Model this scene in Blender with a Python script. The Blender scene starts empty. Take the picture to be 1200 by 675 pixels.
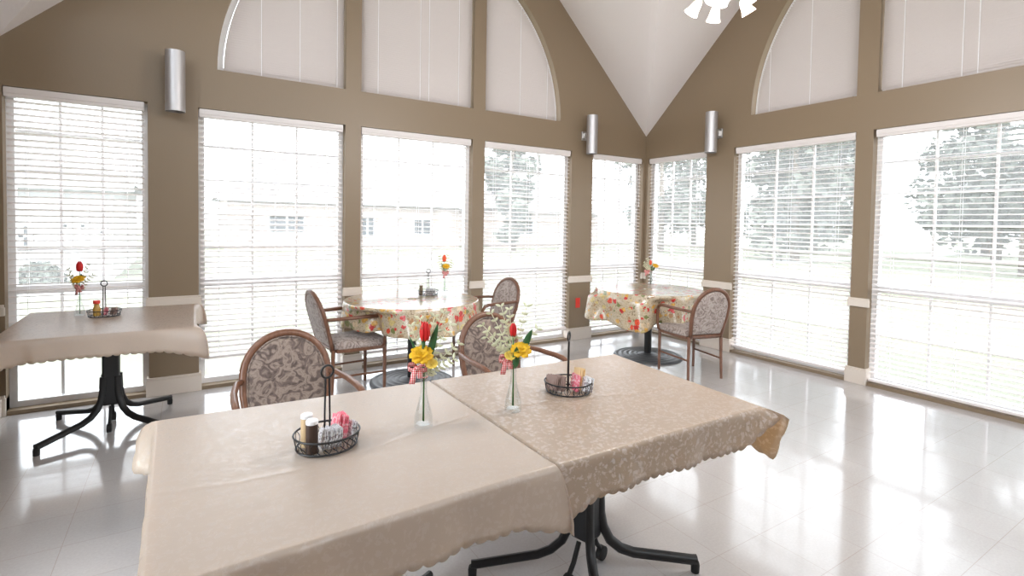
import bpy, math, random
from math import sin, cos, pi, sqrt, radians, atan2, hypot
from mathutils import Vector, Matrix
from mathutils.geometry import delaunay_2d_cdt
random.seed(7)
SC = bpy.context.scene
COL = SC.collection

# ------------------------------------------------------------------ camera
F_PX, PX, PY = 605.256, 600.0, 282.28
YAW, PITCH, ROLL = 0.5632641, -0.0318695, 0.0166143
CAM = Vector((-5.33144, -5.04461, 1.44))
fw = Vector((sin(YAW)*cos(PITCH), cos(YAW)*cos(PITCH), sin(PITCH)))
r0 = Vector((cos(YAW), -sin(YAW), 0)); u0 = r0.cross(fw)
rt = cos(ROLL)*r0 + sin(ROLL)*u0
up = -sin(ROLL)*r0 + cos(ROLL)*u0
cd = bpy.data.cameras.new('camera'); cam = bpy.data.objects.new('camera', cd); COL.objects.link(cam)
cd.sensor_width = 36; cd.sensor_fit = 'HORIZONTAL'; cd.lens = F_PX/1200*36
cd.shift_x = 0.0; cd.shift_y = -(337.5-PY)/1200
cd.clip_start = .05; cd.clip_end = 400
M = Matrix((rt, up, -fw)).transposed().to_4x4(); M.translation = CAM
cam.matrix_world = M
SC.camera = cam

# ------------------------------------------------------------------ light, world, exposure
SC.view_settings.view_transform = 'Standard'
SC.view_settings.look = 'None'
SC.view_settings.gamma = 1.0
SC.view_settings.use_curve_mapping = False
SC.view_settings.exposure = 2.7
SKY_LOW, SKY_HIGH = .9, 1.75
W = bpy.data.worlds.new('overcast_sky'); SC.world = W; W.use_nodes = True
bg = W.node_tree.nodes['Background']
bg.inputs[0].default_value = (0.87, 0.93, 1.0, 1); bg.inputs[1].default_value = 1.0
# overcast sky, brighter around the veiled sun, which stands behind the camera
_t = W.node_tree; _tc = _t.nodes.new('ShaderNodeTexCoord'); _dp = _t.nodes.new('ShaderNodeVectorMath'); _dp.operation = 'DOT_PRODUCT'
_dp.inputs[1].default_value = Vector((-.55, -.75, .35)).normalized()
_t.links.new(_tc.outputs['Generated'], _dp.inputs[0])
_mr = _t.nodes.new('ShaderNodeMapRange'); _mr.interpolation_type = 'SMOOTHSTEP'
for _i, _v in enumerate((-.1, .95, SKY_LOW, SKY_HIGH)): _mr.inputs[_i+1].default_value = _v
_t.links.new(_dp.outputs['Value'], _mr.inputs[0]); _t.links.new(_mr.outputs[0], bg.inputs[1])
try:
    SC.cycles.max_bounces = 12; SC.cycles.diffuse_bounces = 7; SC.cycles.transparent_max_bounces = 24
    SC.cycles.sample_clamp_indirect = 6.0; SC.cycles.caustics_reflective = False; SC.cycles.caustics_refractive = False
    SC.cycles.use_denoising = True
except Exception:
    pass
def portal(loc, size, rot):
    l = bpy.data.lights.new('daylight_portal', 'AREA'); l.shape = 'RECTANGLE'; l.size, l.size_y = size
    l.cycles.is_portal = True
    o = bpy.data.objects.new('daylight_portal', l); COL.objects.link(o); o.location = loc; o.rotation_euler = rot

# ------------------------------------------------------------------ materials
def mat(name, col=(.8,.8,.8), rough=.5, **k):
    m = bpy.data.materials.new(name); m.use_nodes = True
    b = m.node_tree.nodes['Principled BSDF']
    b.inputs['Base Color'].default_value = (*col, 1); b.inputs['Roughness'].default_value = rough
    for kk, v in k.items():
        b.inputs[kk.replace('_', ' ')].default_value = v
    return m
def nd(m, t, **k):
    n = m.node_tree.nodes.new(t)
    for a, v in k.items():
        if a.startswith('i_'):
            key = a[2:]; key = int(key) if key.isdigit() else key.replace('_', ' ')
            n.inputs[key].default_value = v
        else: setattr(n, a, v)
    return n
def ln(m, a, b): m.node_tree.links.new(a, b)
def bsdf(m): return m.node_tree.nodes['Principled BSDF']
def ramp(m, fac, stops, interp='LINEAR'):
    r = nd(m, 'ShaderNodeValToRGB'); cr = r.color_ramp; cr.interpolation = interp
    while len(cr.elements) < len(stops): cr.elements.new(.5)
    for e, (p, c) in zip(cr.elements, stops):
        e.position = p; e.color = (*c, 1) if len(c) == 3 else c
    ln(m, fac, r.inputs[0]); return r
def texco(m, out='Object', scale=(1,1,1), loc=(0,0,0)):
    t = nd(m, 'ShaderNodeTexCoord'); mp = nd(m, 'ShaderNodeMapping')
    mp.inputs['Scale'].default_value = scale; mp.inputs['Location'].default_value = loc
    ln(m, t.outputs[out], mp.inputs[0]); return mp.outputs[0]
def noise(m, vec, scale, detail=3, rough=.5, dist=0):
    n = nd(m, 'ShaderNodeTexNoise'); n.inputs['Scale'].default_value = scale; n.inputs['Detail'].default_value = detail
    n.inputs['Roughness'].default_value = rough; n.inputs['Distortion'].default_value = dist
    ln(m, vec, n.inputs['Vector']); return n
def bump(m, h, strength=.2, dist=.01):
    b = nd(m, 'ShaderNodeBump'); b.inputs['Strength'].default_value = strength; b.inputs['Distance'].default_value = dist
    ln(m, h, b.inputs['Height']); ln(m, b.outputs[0], bsdf(m).inputs['Normal']); return b
def mixc(m, fac, a, b, mode='MIX'):
    n = nd(m, 'ShaderNodeMix', data_type='RGBA', blend_type=mode)
    for s, v in ((n.inputs[0], fac), (n.inputs[6], a), (n.inputs[7], b)):
        if hasattr(v, 'links'): ln(m, v, s)
        elif isinstance(v, (int, float)): s.default_value = v
        else: s.default_value = (*v, 1)
    return n.outputs[2]
def add_translucent(m, fac, col):
    nt = m.node_tree; out = nt.nodes['Material Output']; b = bsdf(m)
    t = nd(m, 'ShaderNodeBsdfTranslucent'); mx = nd(m, 'ShaderNodeMixShader'); mx.inputs[0].default_value = fac
    if hasattr(col, 'links'): ln(m, col, t.inputs[0])
    else: t.inputs[0].default_value = (*col, 1)
    ln(m, b.outputs[0], mx.inputs[1]); ln(m, t.outputs[0], mx.inputs[2]); ln(m, mx.outputs[0], out.inputs[0])
    return m

m_wall = mat('tan_wall_paint', (.24,.178,.115), .42)
v = texco(m_wall); n = noise(m_wall, v, 60, 4); bump(m_wall, n.outputs[0], .12, .004)
m_white_wall = mat('cream_wall_paint', (.52,.48,.42), .8)
m_ceil = mat('white_ceiling_paint', (.78,.745,.735), .9)
v = texco(m_ceil); n = noise(m_ceil, v, 45, 5); bump(m_ceil, n.outputs[0], .25, .006)
m_trim = mat('cream_trim_paint', (.70,.63,.56), .4)
m_frame = mat('white_window_vinyl', (.84,.84,.85), .35)
m_floor = mat('glossy_vinyl_tile', (.66,.63,.61), .12, Coat_Weight=.7, Coat_Roughness=.07)
v = texco(m_floor)
br = nd(m_floor, 'ShaderNodeTexBrick', offset=0.0, squash=1.0)
for kk, vv in (('Scale', 1.0), ('Mortar Size', .0016), ('Mortar Smooth', .3), ('Brick Width', .305), ('Row Height', .305), ('Bias', 0.0)):
    br.inputs[kk].default_value = vv
br.inputs['Color1'].default_value = (.53,.515,.515,1); br.inputs['Color2'].default_value = (.55,.535,.535,1)
br.inputs['Mortar'].default_value = (.45,.41,.38,1)
ln(m_floor, v, br.inputs['Vector'])
n1 = noise(m_floor, v, 90, 4); rr = ramp(m_floor, n1.outputs[0], [(.35,(.93,.93,.93)), (.7,(1,1,1))])
n2 = noise(m_floor, v, 1.3, 5, .6); r2 = ramp(m_floor, n2.outputs[0], [(.3,(.95,.93,.91)), (.65,(1,1,1))])
c = mixc(m_floor, 1.0, br.outputs['Color'], rr.outputs[0], 'MULTIPLY'); c = mixc(m_floor, 1.0, c, r2.outputs[0], 'MULTIPLY')
ln(m_floor, c, bsdf(m_floor).inputs['Base Color'])
n3 = noise(m_floor, v, 14, 6, .6); r3 = ramp(m_floor, n3.outputs[0], [(.3,(.09,.09,.09)), (.75,(.2,.2,.2))])
ln(m_floor, r3.outputs[0], bsdf(m_floor).inputs['Roughness'])
n4 = noise(m_floor, v, 7, 3); bump(m_floor, n4.outputs[0], .06, .01)
bsdf(m_floor).inputs['IOR'].default_value = 1.6

# window glass: clear, faintly reflective, with lens glare painted in as a milky veil
m_glass = bpy.data.materials.new('veiled_window_glass'); m_glass.use_nodes = True
nt = m_glass.node_tree; nt.nodes.remove(nt.nodes['Principled BSDF'])
tr = nd(m_glass, 'ShaderNodeBsdfTransparent'); tr.inputs[0].default_value = (.96,.965,.96,1)
gl = nd(m_glass, 'ShaderNodeBsdfGlossy'); gl.inputs['Roughness'].default_value = .02
tl = nd(m_glass, 'ShaderNodeBsdfTranslucent'); tl.inputs[0].default_value = (.95,.95,.95,1)
mx1 = nd(m_glass, 'ShaderNodeMixShader'); mx1.inputs[0].default_value = .17
mx2 = nd(m_glass, 'ShaderNodeMixShader'); mx2.inputs[0].default_value = .035
ln(m_glass, tr.outputs[0], mx1.inputs[1]); ln(m_glass, tl.outputs[0], mx1.inputs[2])
ln(m_glass, mx1.outputs[0], mx2.inputs[1]); ln(m_glass, gl.outputs[0], mx2.inputs[2])
ln(m_glass, mx2.outputs[0], nt.nodes['Material Output'].inputs[0])

m_slat = add_translucent(mat('white_slat', (.86,.82,.81), .45), .2, (.92,.89,.88))
m_mini = add_translucent(mat('thin_ivory_slat', (.60,.56,.53), .5), .46, (.74,.69,.67))
m_cord = add_translucent(mat('white_cord', (.9,.9,.92), .6), .5, (1,1,1))
m_alu = mat('brushed_aluminium', (.55,.54,.55), .5, Metallic=.9)
m_dark = mat('dark_interior', (.02,.02,.022), .6)
m_black = mat('black_powder_coat', (.008,.008,.009), .45)
m_iron = mat('black_wire', (.012,.012,.013), .35)
m_rubber = mat('black_rubber', (.01,.01,.01), .7)
m_disc = mat('dark_cast_iron', (.075,.078,.082), .42)
m_red = mat('red_plastic', (.75,.045,.03), .4)
m_wood = mat('reddish_brown_wood', (.13,.06,.032), .35)
v = texco(m_wood, scale=(18,18,4)); n = noise(m_wood, v, 4, 4); r_ = ramp(m_wood, n.outputs[0], [(.3,(.125,.055,.030)), (.7,(.19,.088,.052))])
ln(m_wood, r_.outputs[0], bsdf(m_wood).inputs['Base Color'])
m_slab = mat('laminate_tabletop', (.42,.36,.31), .4)

def fabric(name, dark, mid, light):
    m = mat(name, mid, .85, Sheen_Weight=.25)
    v = texco(m)
    w = noise(m, v, 9, 2, .5); vm = nd(m, 'ShaderNodeVectorMath', operation='MULTIPLY_ADD')
    vm.inputs[1].default_value = (.22,.22,.22); ln(m, w.outputs['Color'], vm.inputs[0]); ln(m, v, vm.inputs[2])
    vo = nd(m, 'ShaderNodeTexVoronoi', feature='F1'); vo.inputs['Scale'].default_value = 10; ln(m, vm.outputs[0], vo.inputs['Vector'])
    mt = nd(m, 'ShaderNodeMath', operation='MULTIPLY'); mt.inputs[1].default_value = 19; ln(m, vo.outputs['Distance'], mt.inputs[0])
    si = nd(m, 'ShaderNodeMath', operation='SINE'); ln(m, mt.outputs[0], si.inputs[0])
    n2 = noise(m, vm.outputs[0], 26, 4, .65, 1.2)
    ad = nd(m, 'ShaderNodeMath', operation='MULTIPLY_ADD'); ad.inputs[1].default_value = .13; ln(m, si.outputs[0], ad.inputs[0]); ln(m, n2.outputs[0], ad.inputs[2])
    r = ramp(m, ad.outputs[0], [(.28,dark), (.45,mid), (.6,light), (.8,mid)])
    ln(m, r.outputs[0], bsdf(m).inputs['Base Color'])
    n3 = noise(m, v, 420, 2); bump(m, n3.outputs[0], .25, .002)
    return m
m_fab = fabric('mauve_floral_upholstery', (.07,.048,.040), (.145,.104,.088), (.27,.21,.172))
m_fab2 = fabric('pale_mauve_floral_upholstery', (.17,.13,.115), (.30,.24,.215), (.43,.37,.335))

def damask(name, base, lightc, strength):
    m = mat(name, base, .42, Coat_Weight=.8, Coat_Roughness=.32, Coat_IOR=1.6)
    v = texco(m)
    w = noise(m, v, 14, 2); vm = nd(m, 'ShaderNodeVectorMath', operation='MULTIPLY_ADD')
    vm.inputs[1].default_value = (.06,.06,.06); ln(m, w.outputs['Color'], vm.inputs[0]); ln(m, v, vm.inputs[2])
    vo = nd(m, 'ShaderNodeTexVoronoi', feature='F1'); vo.inputs['Scale'].default_value = 52; ln(m, vm.outputs[0], vo.inputs['Vector'])
    n2 = noise(m, vm.outputs[0], 85, 3, .6, 1.0)
    ad = nd(m, 'ShaderNodeMath', operation='MULTIPLY_ADD'); ad.inputs[1].default_value = -.5; ln(m, vo.outputs['Distance'], ad.inputs[0]); ln(m, n2.outputs[0], ad.inputs[2])
    r = ramp(m, ad.outputs[0], [(.30,base), (.36,tuple(b+(l-b)*strength for b, l in zip(base, lightc)))])
    ln(m, r.outputs[0], bsdf(m).inputs['Base Color'])
    rr = ramp(m, ad.outputs[0], [(.30,(.5,)*3), (.36,(.27,)*3)]); ln(m, rr.outputs[0], bsdf(m).inputs['Roughness'])
    n3 = noise(m, texco(m, scale=(1,5,1)), 2.2, 3, .5); bump(m, n3.outputs[0], .22, .02)
    add_translucent(m, .40, (.92,.67,.33))
    return m
m_cloth1 = damask('ivory_damask_vinyl', (.575,.525,.47), (.70,.665,.635), .8)
m_cloth2 = damask('champagne_damask_vinyl', (.48,.41,.335), (.80,.77,.76), .72)
m_cloth3 = damask('plain_ivory_vinyl', (.64,.58,.52), (.68,.64,.60), .4)

def fruit_print(name, shift):
    m = mat(name, (.7,.6,.45), .35, Coat_Weight=1.0, Coat_Roughness=.16, Coat_IOR=1.8)
    v = texco(m, loc=(shift, shift*.7, 0))
    w = noise(m, v, 26, 3); vm = nd(m, 'ShaderNodeVectorMath', operation='MULTIPLY_ADD')
    vm.inputs[1].default_value = (.06,.06,.06); ln(m, w.outputs['Color'], vm.inputs[0]); ln(m, v, vm.inputs[2])
    vo = nd(m, 'ShaderNodeTexVoronoi', feature='F1'); vo.inputs['Scale'].default_value = 19; ln(m, vm.outputs[0], vo.inputs['Vector'])
    sp = nd(m, 'ShaderNodeSeparateColor'); ln(m, vo.outputs['Color'], sp.inputs[0])
    pal = ramp(m, sp.outputs[0], [(0,(.62,.02,.02)), (.16,(.75,.07,.02)), (.26,(.72,.40,.07)), (.42,(.20,.22,.07)), (.55,(.65,.52,.22)), (.68,(.46,.25,.12)), (.80,(.62,.03,.03)), (.88,(.70,.55,.36))], 'CONSTANT')
    # blob size varies per cell
    sz = nd(m, 'ShaderNodeMath', operation='MULTIPLY_ADD'); sz.inputs[1].default_value = .42; sz.inputs[2].default_value = .20; ln(m, sp.outputs[1], sz.inputs[0])
    lt = nd(m, 'ShaderNodeMath', operation='LESS_THAN'); ln(m, vo.outputs['Distance'], lt.inputs[0]); ln(m, sz.outputs[0], lt.inputs[1])
    n2 = noise(m, vm.outputs[0], 30, 4, .6, 2.5)
    bgc = ramp(m, n2.outputs[0], [(.39,(.20,.14,.075)), (.44,(.56,.44,.29)), (.54,(.68,.58,.43)), (.60,(.36,.28,.15)), (.66,(.66,.56,.41))])
    n5 = noise(m, v, 60, 2); sh = ramp(m, n5.outputs[0], [(.3,(.7,.7,.7)), (.6,(1.1,1.1,1.1))])
    pc = mixc(m, 1.0, pal.outputs[0], sh.outputs[0], 'MULTIPLY')
    c = mixc(m, lt.outputs[0], bgc.outputs[0], pc)
    ln(m, c, bsdf(m).inputs['Base Color'])
    n3 = noise(m, v, 9, 3); bump(m, n3.outputs[0], .12, .012)
    add_translucent(m, .15, c)
    return m
m_fruit1 = fruit_print('fruit_print_vinyl', 0.3)
m_fruit2 = fruit_print('fruit_print_vinyl_shifted', 2.1)

m_vase = bpy.data.materials.new('clear_glass'); m_vase.use_nodes = True
m_vase.node_tree.nodes.remove(m_vase.node_tree.nodes['Principled BSDF'])
_a = nd(m_vase, 'ShaderNodeBsdfTransparent'); _a.inputs[0].default_value = (.955,.965,.965,1)
_b = nd(m_vase, 'ShaderNodeBsdfGlossy'); _b.inputs['Roughness'].default_value = .04; _b.inputs[0].default_value = (.9,.92,.93,1)
_l = nd(m_vase, 'ShaderNodeLayerWeight'); _l.inputs[0].default_value = .22; _w = nd(m_vase, 'ShaderNodeMath', operation='MULTIPLY'); _w.inputs[1].default_value = .55; ln(m_vase, _l.outputs['Facing'], _w.inputs[0]); _m = nd(m_vase, 'ShaderNodeMixShader')
ln(m_vase, _w.outputs[0], _m.inputs[0]); ln(m_vase, _a.outputs[0], _m.inputs[1]); ln(m_vase, _b.outputs[0], _m.inputs[2]); ln(m_vase, _m.outputs[0], m_vase.node_tree.nodes['Material Output'].inputs[0])
m_tulip = mat('red_silk_petal', (.62,.012,.014), .55)
m_tulip_o = mat('orange_red_silk_petal', (.80,.10,.03), .55)
m_yel = add_translucent(mat('yellow_silk_petal', (.86,.52,.015), .6), .2, (.9,.6,.05))
m_paley = add_translucent(mat('pale_yellow_silk_petal', (.86,.66,.12), .6), .25, (.9,.75,.2))
m_leaf = mat('dark_green_silk_leaf', (.035,.12,.04), .5)
m_stem = mat('green_stem', (.06,.17,.035), .5)
m_spray = add_translucent(mat('cream_green_foliage', (.78,.78,.60), .6), .3, (.85,.88,.65))
m_ging = mat('red_gingham', (.8,.2,.2), .8)
v = texco(m_ging); 
def stripes(axis):
    sx = nd(m_ging, 'ShaderNodeSeparateXYZ'); ln(m_ging, v, sx.inputs[0])
    a = nd(m_ging, 'ShaderNodeMath', operation='MULTIPLY'); a.inputs[1].default_value = 1100; ln(m_ging, sx.outputs[axis], a.inputs[0])
    s = nd(m_ging, 'ShaderNodeMath', operation='SINE'); ln(m_ging, a.outputs[0], s.inputs[0])
    g = nd(m_ging, 'ShaderNodeMath', operation='GREATER_THAN'); g.inputs[1].default_value = 0; ln(m_ging, s.outputs[0], g.inputs[0]); return g
g1, g2 = stripes(0), stripes(2)
ad = nd(m_ging, 'ShaderNodeMath', operation='ADD'); ln(m_ging, g1.outputs[0], ad.inputs[0]); ln(m_ging, g2.outputs[0], ad.inputs[1])
hf = nd(m_ging, 'ShaderNodeMath', operation='MULTIPLY'); hf.inputs[1].default_value = .5; ln(m_ging, ad.outputs[0], hf.inputs[0])
r_ = ramp(m_ging, hf.outputs[0], [(0,(.86,.8,.78)), (.4,(.75,.22,.22)), (.9,(.55,.02,.03))], 'CONSTANT'); ln(m_ging, r_.outputs[0], bsdf(m_ging).inputs['Base Color'])

m_brown = mat('brown_plastic', (.05,.028,.02), .35)
m_tan = mat('tan_plastic', (.62,.45,.26), .4)
m_olive = mat('olive_brown_plastic', (.17,.13,.08), .4)
m_cap = mat('white_cap', (.82,.82,.83), .4)
m_pk_w = mat('white_sugar_packet', (.78,.78,.80), .5)
v = texco(m_pk_w); n = noise(m_pk_w, v, 130, 2); r_ = ramp(m_pk_w, n.outputs[0], [(.5,(.8,.8,.82)), (.58,(.30,.26,.27))]); ln(m_pk_w, r_.outputs[0], bsdf(m_pk_w).inputs['Base Color'])
m_pk_p = mat('pink_sweetener_packet', (.84,.20,.27), .5)
v = texco(m_pk_p); n = noise(m_pk_p, v, 90, 2); r_ = ramp(m_pk_p, n.outputs[0], [(.5,(.84,.19,.26)), (.62,(.9,.62,.64))]); ln(m_pk_p, r_.outputs[0], bsdf(m_pk_p).inputs['Base Color'])
m_pk_b = mat('brown_sugar_packet', (.33,.23,.20), .5)
m_pk_t = mat('tan_packet', (.80,.60,.33), .5)
m_honey = mat('honey', (.82,.50,.12), .15, Transmission_Weight=.4)
m_shade = add_translucent(mat('frosted_shade', (.62,.58,.56), .4), .35, (.75,.70,.64))
m_bulb = mat('lit_bulb', (1,.9,.75), .4, Emission_Color=(1,.80,.55,1), Emission_Strength=.6)
m_nickel = mat('satin_nickel', (.55,.54,.53), .35, Metallic=.9)

m_lawn = mat('lawn_grass', (.30,.34,.16), .95)
v = texco(m_lawn); n = noise(m_lawn, v, .35, 6, .6); r_ = ramp(m_lawn, n.outputs[0], [(.3,(.085,.095,.05)), (.5,(.125,.13,.08)), (.7,(.19,.175,.13))]); ln(m_lawn, r_.outputs[0], bsdf(m_lawn).inputs['Base Color'])
m_walk = mat('concrete_path', (.33,.32,.30), .9)
m_brick = mat('pale_brick', (.45,.33,.28), .9)
v = texco(m_brick, 'Object'); br = nd(m_brick, 'ShaderNodeTexBrick'); mp = nd(m_brick, 'ShaderNodeMapping'); mp.inputs['Rotation'].default_value = (pi/2,0,0)
ln(m_brick, v, mp.inputs[0]); ln(m_brick, mp.outputs[0], br.inputs['Vector'])
for kk, vv in (('Scale', 1.0), ('Mortar Size', .012), ('Brick Width', .25), ('Row Height', .09)): br.inputs[kk].default_value = vv
br.inputs['Color1'].default_value = (.33,.26,.22,1); br.inputs['Color2'].default_value = (.38,.31,.27,1); br.inputs['Mortar'].default_value = (.24,.21,.19,1)
ln(m_brick, br.outputs[0], bsdf(m_brick).inputs['Base Color'])
m_siding = mat('white_siding', (.42,.42,.42), .8)
m_roof = mat('grey_shingles', (.16,.15,.15), .95)
m_outglass = mat('dark_house_glass', (.02,.025,.03), .3)
m_bark = mat('tree_bark', (.12,.09,.065), .9)
m_tree = mat('tree_leaves', (.075,.11,.04), .8)
v = texco(m_tree); n = noise(m_tree, v, 1.5, 3); r_ = ramp(m_tree, n.outputs[0], [(.35,(.05,.058,.044)), (.65,(.105,.115,.09))]); ln(m_tree, r_.outputs[0], bsdf(m_tree).inputs['Base Color'])

# ------------------------------------------------------------------ mesh helpers
class MB:
    def __init__(s): s.v = []; s.f = []
    def add(s, vs, fs):
        o = len(s.v); s.v += [tuple(p) for p in vs]; s.f += [tuple(i+o for i in f) for f in fs]; return s
    def box(s, x0, x1, y0, y1, z0, z1, M=None):
        vs = [Vector(p) for p in ((x0,y0,z0),(x1,y0,z0),(x1,y1,z0),(x0,y1,z0),(x0,y0,z1),(x1,y0,z1),(x1,y1,z1),(x0,y1,z1))]
        if M is not None: vs = [M @ p for p in vs]
        return s.add(vs, [(0,3,2,1),(4,5,6,7),(0,1,5,4),(1,2,6,5),(2,3,7,6),(3,0,4,7)])
    def tube(s, pts, r, n=8, closed=False, flat=1.0, ref=None):
        """r: radius or list; flat squashes the section along the frame's second axis"""
        pts = [Vector(p) for p in pts]; N = len(pts)
        rs = r if isinstance(r, (list, tuple)) else [r]*N
        vs = []; prev = None
        for i, p in enumerate(pts):
            if closed: t = pts[(i+1) % N] - pts[i-1]
            else: t = pts[min(i+1, N-1)] - pts[max(i-1, 0)]
            t.normalize()
            if ref is not None: a = Vector(ref)
            elif prev is not None: a = prev
            else: a = Vector((0,0,1)) if abs(t.z) < .9 else Vector((1,0,0))
            a = a - t*a.dot(t)
            if a.length < 1e-6: a = t.orthogonal()
            a.normalize(); prev = a; b = t.cross(a)
            for k in range(n):
                th = 2*pi*(k+.5)/n
                vs.append(p + a*(cos(th)*rs[i]) + b*(sin(th)*rs[i]*flat))
        fs = []
        for i in range(N if closed else N-1):
            j = (i+1) % N
            for k in range(n):
                k2 = (k+1) % n; fs.append((i*n+k, i*n+k2, j*n+k2, j*n+k))
        if not closed: fs += [tuple(range(n-1, -1, -1)), tuple((N-1)*n+k for k in range(n))]
        return s.add(vs, fs)
    def lathe(s, prof, n=24, c=(0,0,0), caps=True):
        vs = []; cx, cy, cz = c
        for r, z in prof:
            for k in range(n):
                th = 2*pi*k/n; vs.append((cx+r*cos(th), cy+r*sin(th), cz+z))
        fs = []
        for i in range(len(prof)-1):
            for k in range(n):
                k2 = (k+1) % n; fs.append((i*n+k, i*n+k2, (i+1)*n+k2, (i+1)*n+k))
        if caps: fs += [tuple(range(n-1,-1,-1)), tuple((len(prof)-1)*n+k for k in range(n))]
        return s.add(vs, fs)
    def grid(s, P):
        h, w = len(P), len(P[0]); vs = [p for row in P for p in row]
        return s.add(vs, [(i*w+j, i*w+j+1, (i+1)*w+j+1, (i+1)*w+j) for i in range(h-1) for j in range(w-1)])
    def xf(s, M):
        s.v = [tuple(M @ Vector(p)) for p in s.v]; return s
    def build(s, name, m, parent=None, smooth=False, bevel=0, solid=0):
        me = bpy.data.meshes.new(name); me.from_pydata(s.v, [], s.f); me.update()
        me.materials.append(m)
        o = bpy.data.objects.new(name, me); COL.objects.link(o)
        if parent is not None: o.parent = parent
        if smooth:
            me.polygons.foreach_set('use_smooth', [True]*len(me.polygons))
            if smooth == 'auto':
                me.set_sharp_from_angle(angle=radians(40))
        if solid:
            md = o.modifiers.new('thickness', 'SOLIDIFY'); md.thickness = solid; md.offset = 0
        if bevel:
            md = o.modifiers.new('bevel', 'BEVEL'); md.width = bevel; md.segments = 2; md.limit_method = 'ANGLE'
        return o
def tag(o, label, cat, group=None):
    o['label'] = label; o['category'] = cat
    if group: o['group'] = group
    return o
def struct(o): o['kind'] = 'structure'; return o
def empty(name, loc=(0,0,0), rz=0):
    o = bpy.data.objects.new(name, None); COL.objects.link(o); o.location = loc; o.rotation_euler = (0,0,rz); o.empty_display_size = .1
    return o
def thing(name, label, cat, loc=(0,0,0), rz=0, group=None): return tag(empty(name, loc, rz), label, cat, group)
KIDS = {}
def copy_tree(o, parent=None):
    c = o.copy(); COL.objects.link(c)
    if parent is not None: c.parent = parent
    for ch in list(o.children): copy_tree(ch, c)
    return c
def arc(cx, cz, r, a0, a1, n): return [(cx+r*cos(a0+(a1-a0)*i/n), cz+r*sin(a0+(a1-a0)*i/n)) for i in range(n+1)]

# ------------------------------------------------------------------ room
XL, YF = -6.47, -6.84              # left and front limits of the room (corner at the origin)
EAVE = 2.67; SA, SB = .965, .93    # ceiling slopes over the two gables
MA, MBY = XL/2, YF/2
TH = .16
HT, ZB = 2.364, .03
def inside(pt, poly):
    x, y = pt; c = False; n = len(poly)
    for i in range(n):
        x1, y1 = poly[i]; x2, y2 = poly[(i+1) % n]
        if (y1 > y) != (y2 > y) and x < (x2-x1)*(y-y1)/(y2-y1)+x1: c = not c
    return c
def wall(name, outline, holes, place, m):
    """outline and holes are loops in (u, z); place(u, z, d) puts a point at depth d outside the room"""
    loops = [outline] + holes; pts = []; edges = []
    for lp in loops:
        o = len(pts); pts += lp; edges += [(o+i, o+(i+1) % len(lp)) for i in range(len(lp))]
    r = delaunay_2d_cdt([Vector(p) for p in pts], edges, [], 0, 1e-6)
    V2, Fc = r[0], r[2]
    b = MB(); fs = []
    for f in Fc:
        c = sum((V2[i] for i in f), Vector((0,0)))/len(f)
        if inside(c, outline) and not any(inside(c, h) for h in holes): fs.append(tuple(f))
    b.add([place(p.x, p.y, 0) for p in V2], fs)
    b.add([place(p.x, p.y, TH) for p in V2], [tuple(reversed(f)) for f in fs])
    for lp in loops:
        n = len(lp); b.add([place(u, z, 0) for u, z in lp] + [place(u, z, TH) for u, z in lp], [(i, (i+1) % n, (i+1) % n+n, i+n) for i in range(n)])
    return struct(b.build(name, m))
def PA(u, z, d): return (u, d, z)       # back wall: y = 0, outside is +y
def PB(u, z, d): return (d, u, z)       # right wall: x = 0, outside is +x
A_W = [(-6.43,-5.587), (-5.243,-4.043), (-3.894,-2.671), (-2.522,-1.288), (-.947,-.05)]
B_W = [(-.986,-.05), (-2.632,-1.353), (-4.057,-2.778), (-5.48,-4.20), (-6.79,-5.85)]
def rect(u0, u1, z0, z1): return [(u0,z0),(u1,z0),(u1,z1),(u0,z1)]
ZU = 2.70
def arch_pieces(c, R, cuts):
    """three loops: left quarter, middle, right quarter"""
    (l0, l1), (r0_, r1_) = cuts
    def top(u): return ZU + sqrt(max(R*R-(u-c)**2, 0))
    def span(u0, u1, n=22):
        us = [u1+(u0-u1)*i/n for i in range(n+1)]
        lp = [(u0,ZU),(u1,ZU)] + [(u, top(u)) for u in us if top(u) > ZU+.012]
        return lp
    def quarter(u0, u1, n=22):
        # sample by angle so the steep end stays round
        a0 = math.acos(max(-1, min(1, (u1-c)/R))); a1 = math.acos(max(-1, min(1, (u0-c)/R)))
        pts = [(c+R*cos(a0+(a1-a0)*i/n), ZU+R*sin(a0+(a1-a0)*i/n)) for i in range(n+1)]
        out = [(u0,ZU),(u1,ZU)]
        for p in pts:
            if all(hypot(p[0]-q[0], p[1]-q[1]) > .01 for q in out): out.append(p)
        return out
    return [quarter(c-R, l0), quarter(l1, r0_), quarter(r1_, c+R)]
UA = arch_pieces(-3.29, 1.815, ((-4.043,-3.894),(-2.671,-2.522)))
UB = arch_pieces(-3.42, 1.872, ((-4.20,-4.057),(-2.80,-2.624)))
wall('wall_back', [(XL,0),(0,0),(0,EAVE),(MA,EAVE-SA*MA),(XL,EAVE)], [rect(u0,u1,ZB,HT) for u0,u1 in A_W]+UA, PA, m_wall)
wall('wall_right', [(YF,0),(0,0),(0,EAVE),(MBY,EAVE-SB*MBY),(YF,EAVE)], [rect(min(w),max(w),ZB,HT) for w in B_W]+UB, PB, m_wall)
def PC(u, z, d): return (XL-d, u, z)    # left wall, outside is -x
def PD(u, z, d): return (u, YF-d, z)    # front wall behind the camera, outside is -y
wall('wall_left', [(YF,0),(0,0),(0,EAVE),(MBY,EAVE-SB*MBY),(YF,EAVE)], [rect(min(w),max(w),ZB,HT) for w in B_W[2:3]]+UB, PC, m_wall)  # openings added in this unseen wall to let in more daylight
wall('wall_front', [(XL,0),(0,0),(0,EAVE),(MA,EAVE-SA*MA),(XL,EAVE)], UA, PD, m_wall)  # unseen arch openings, added to brighten the room from behind
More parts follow.
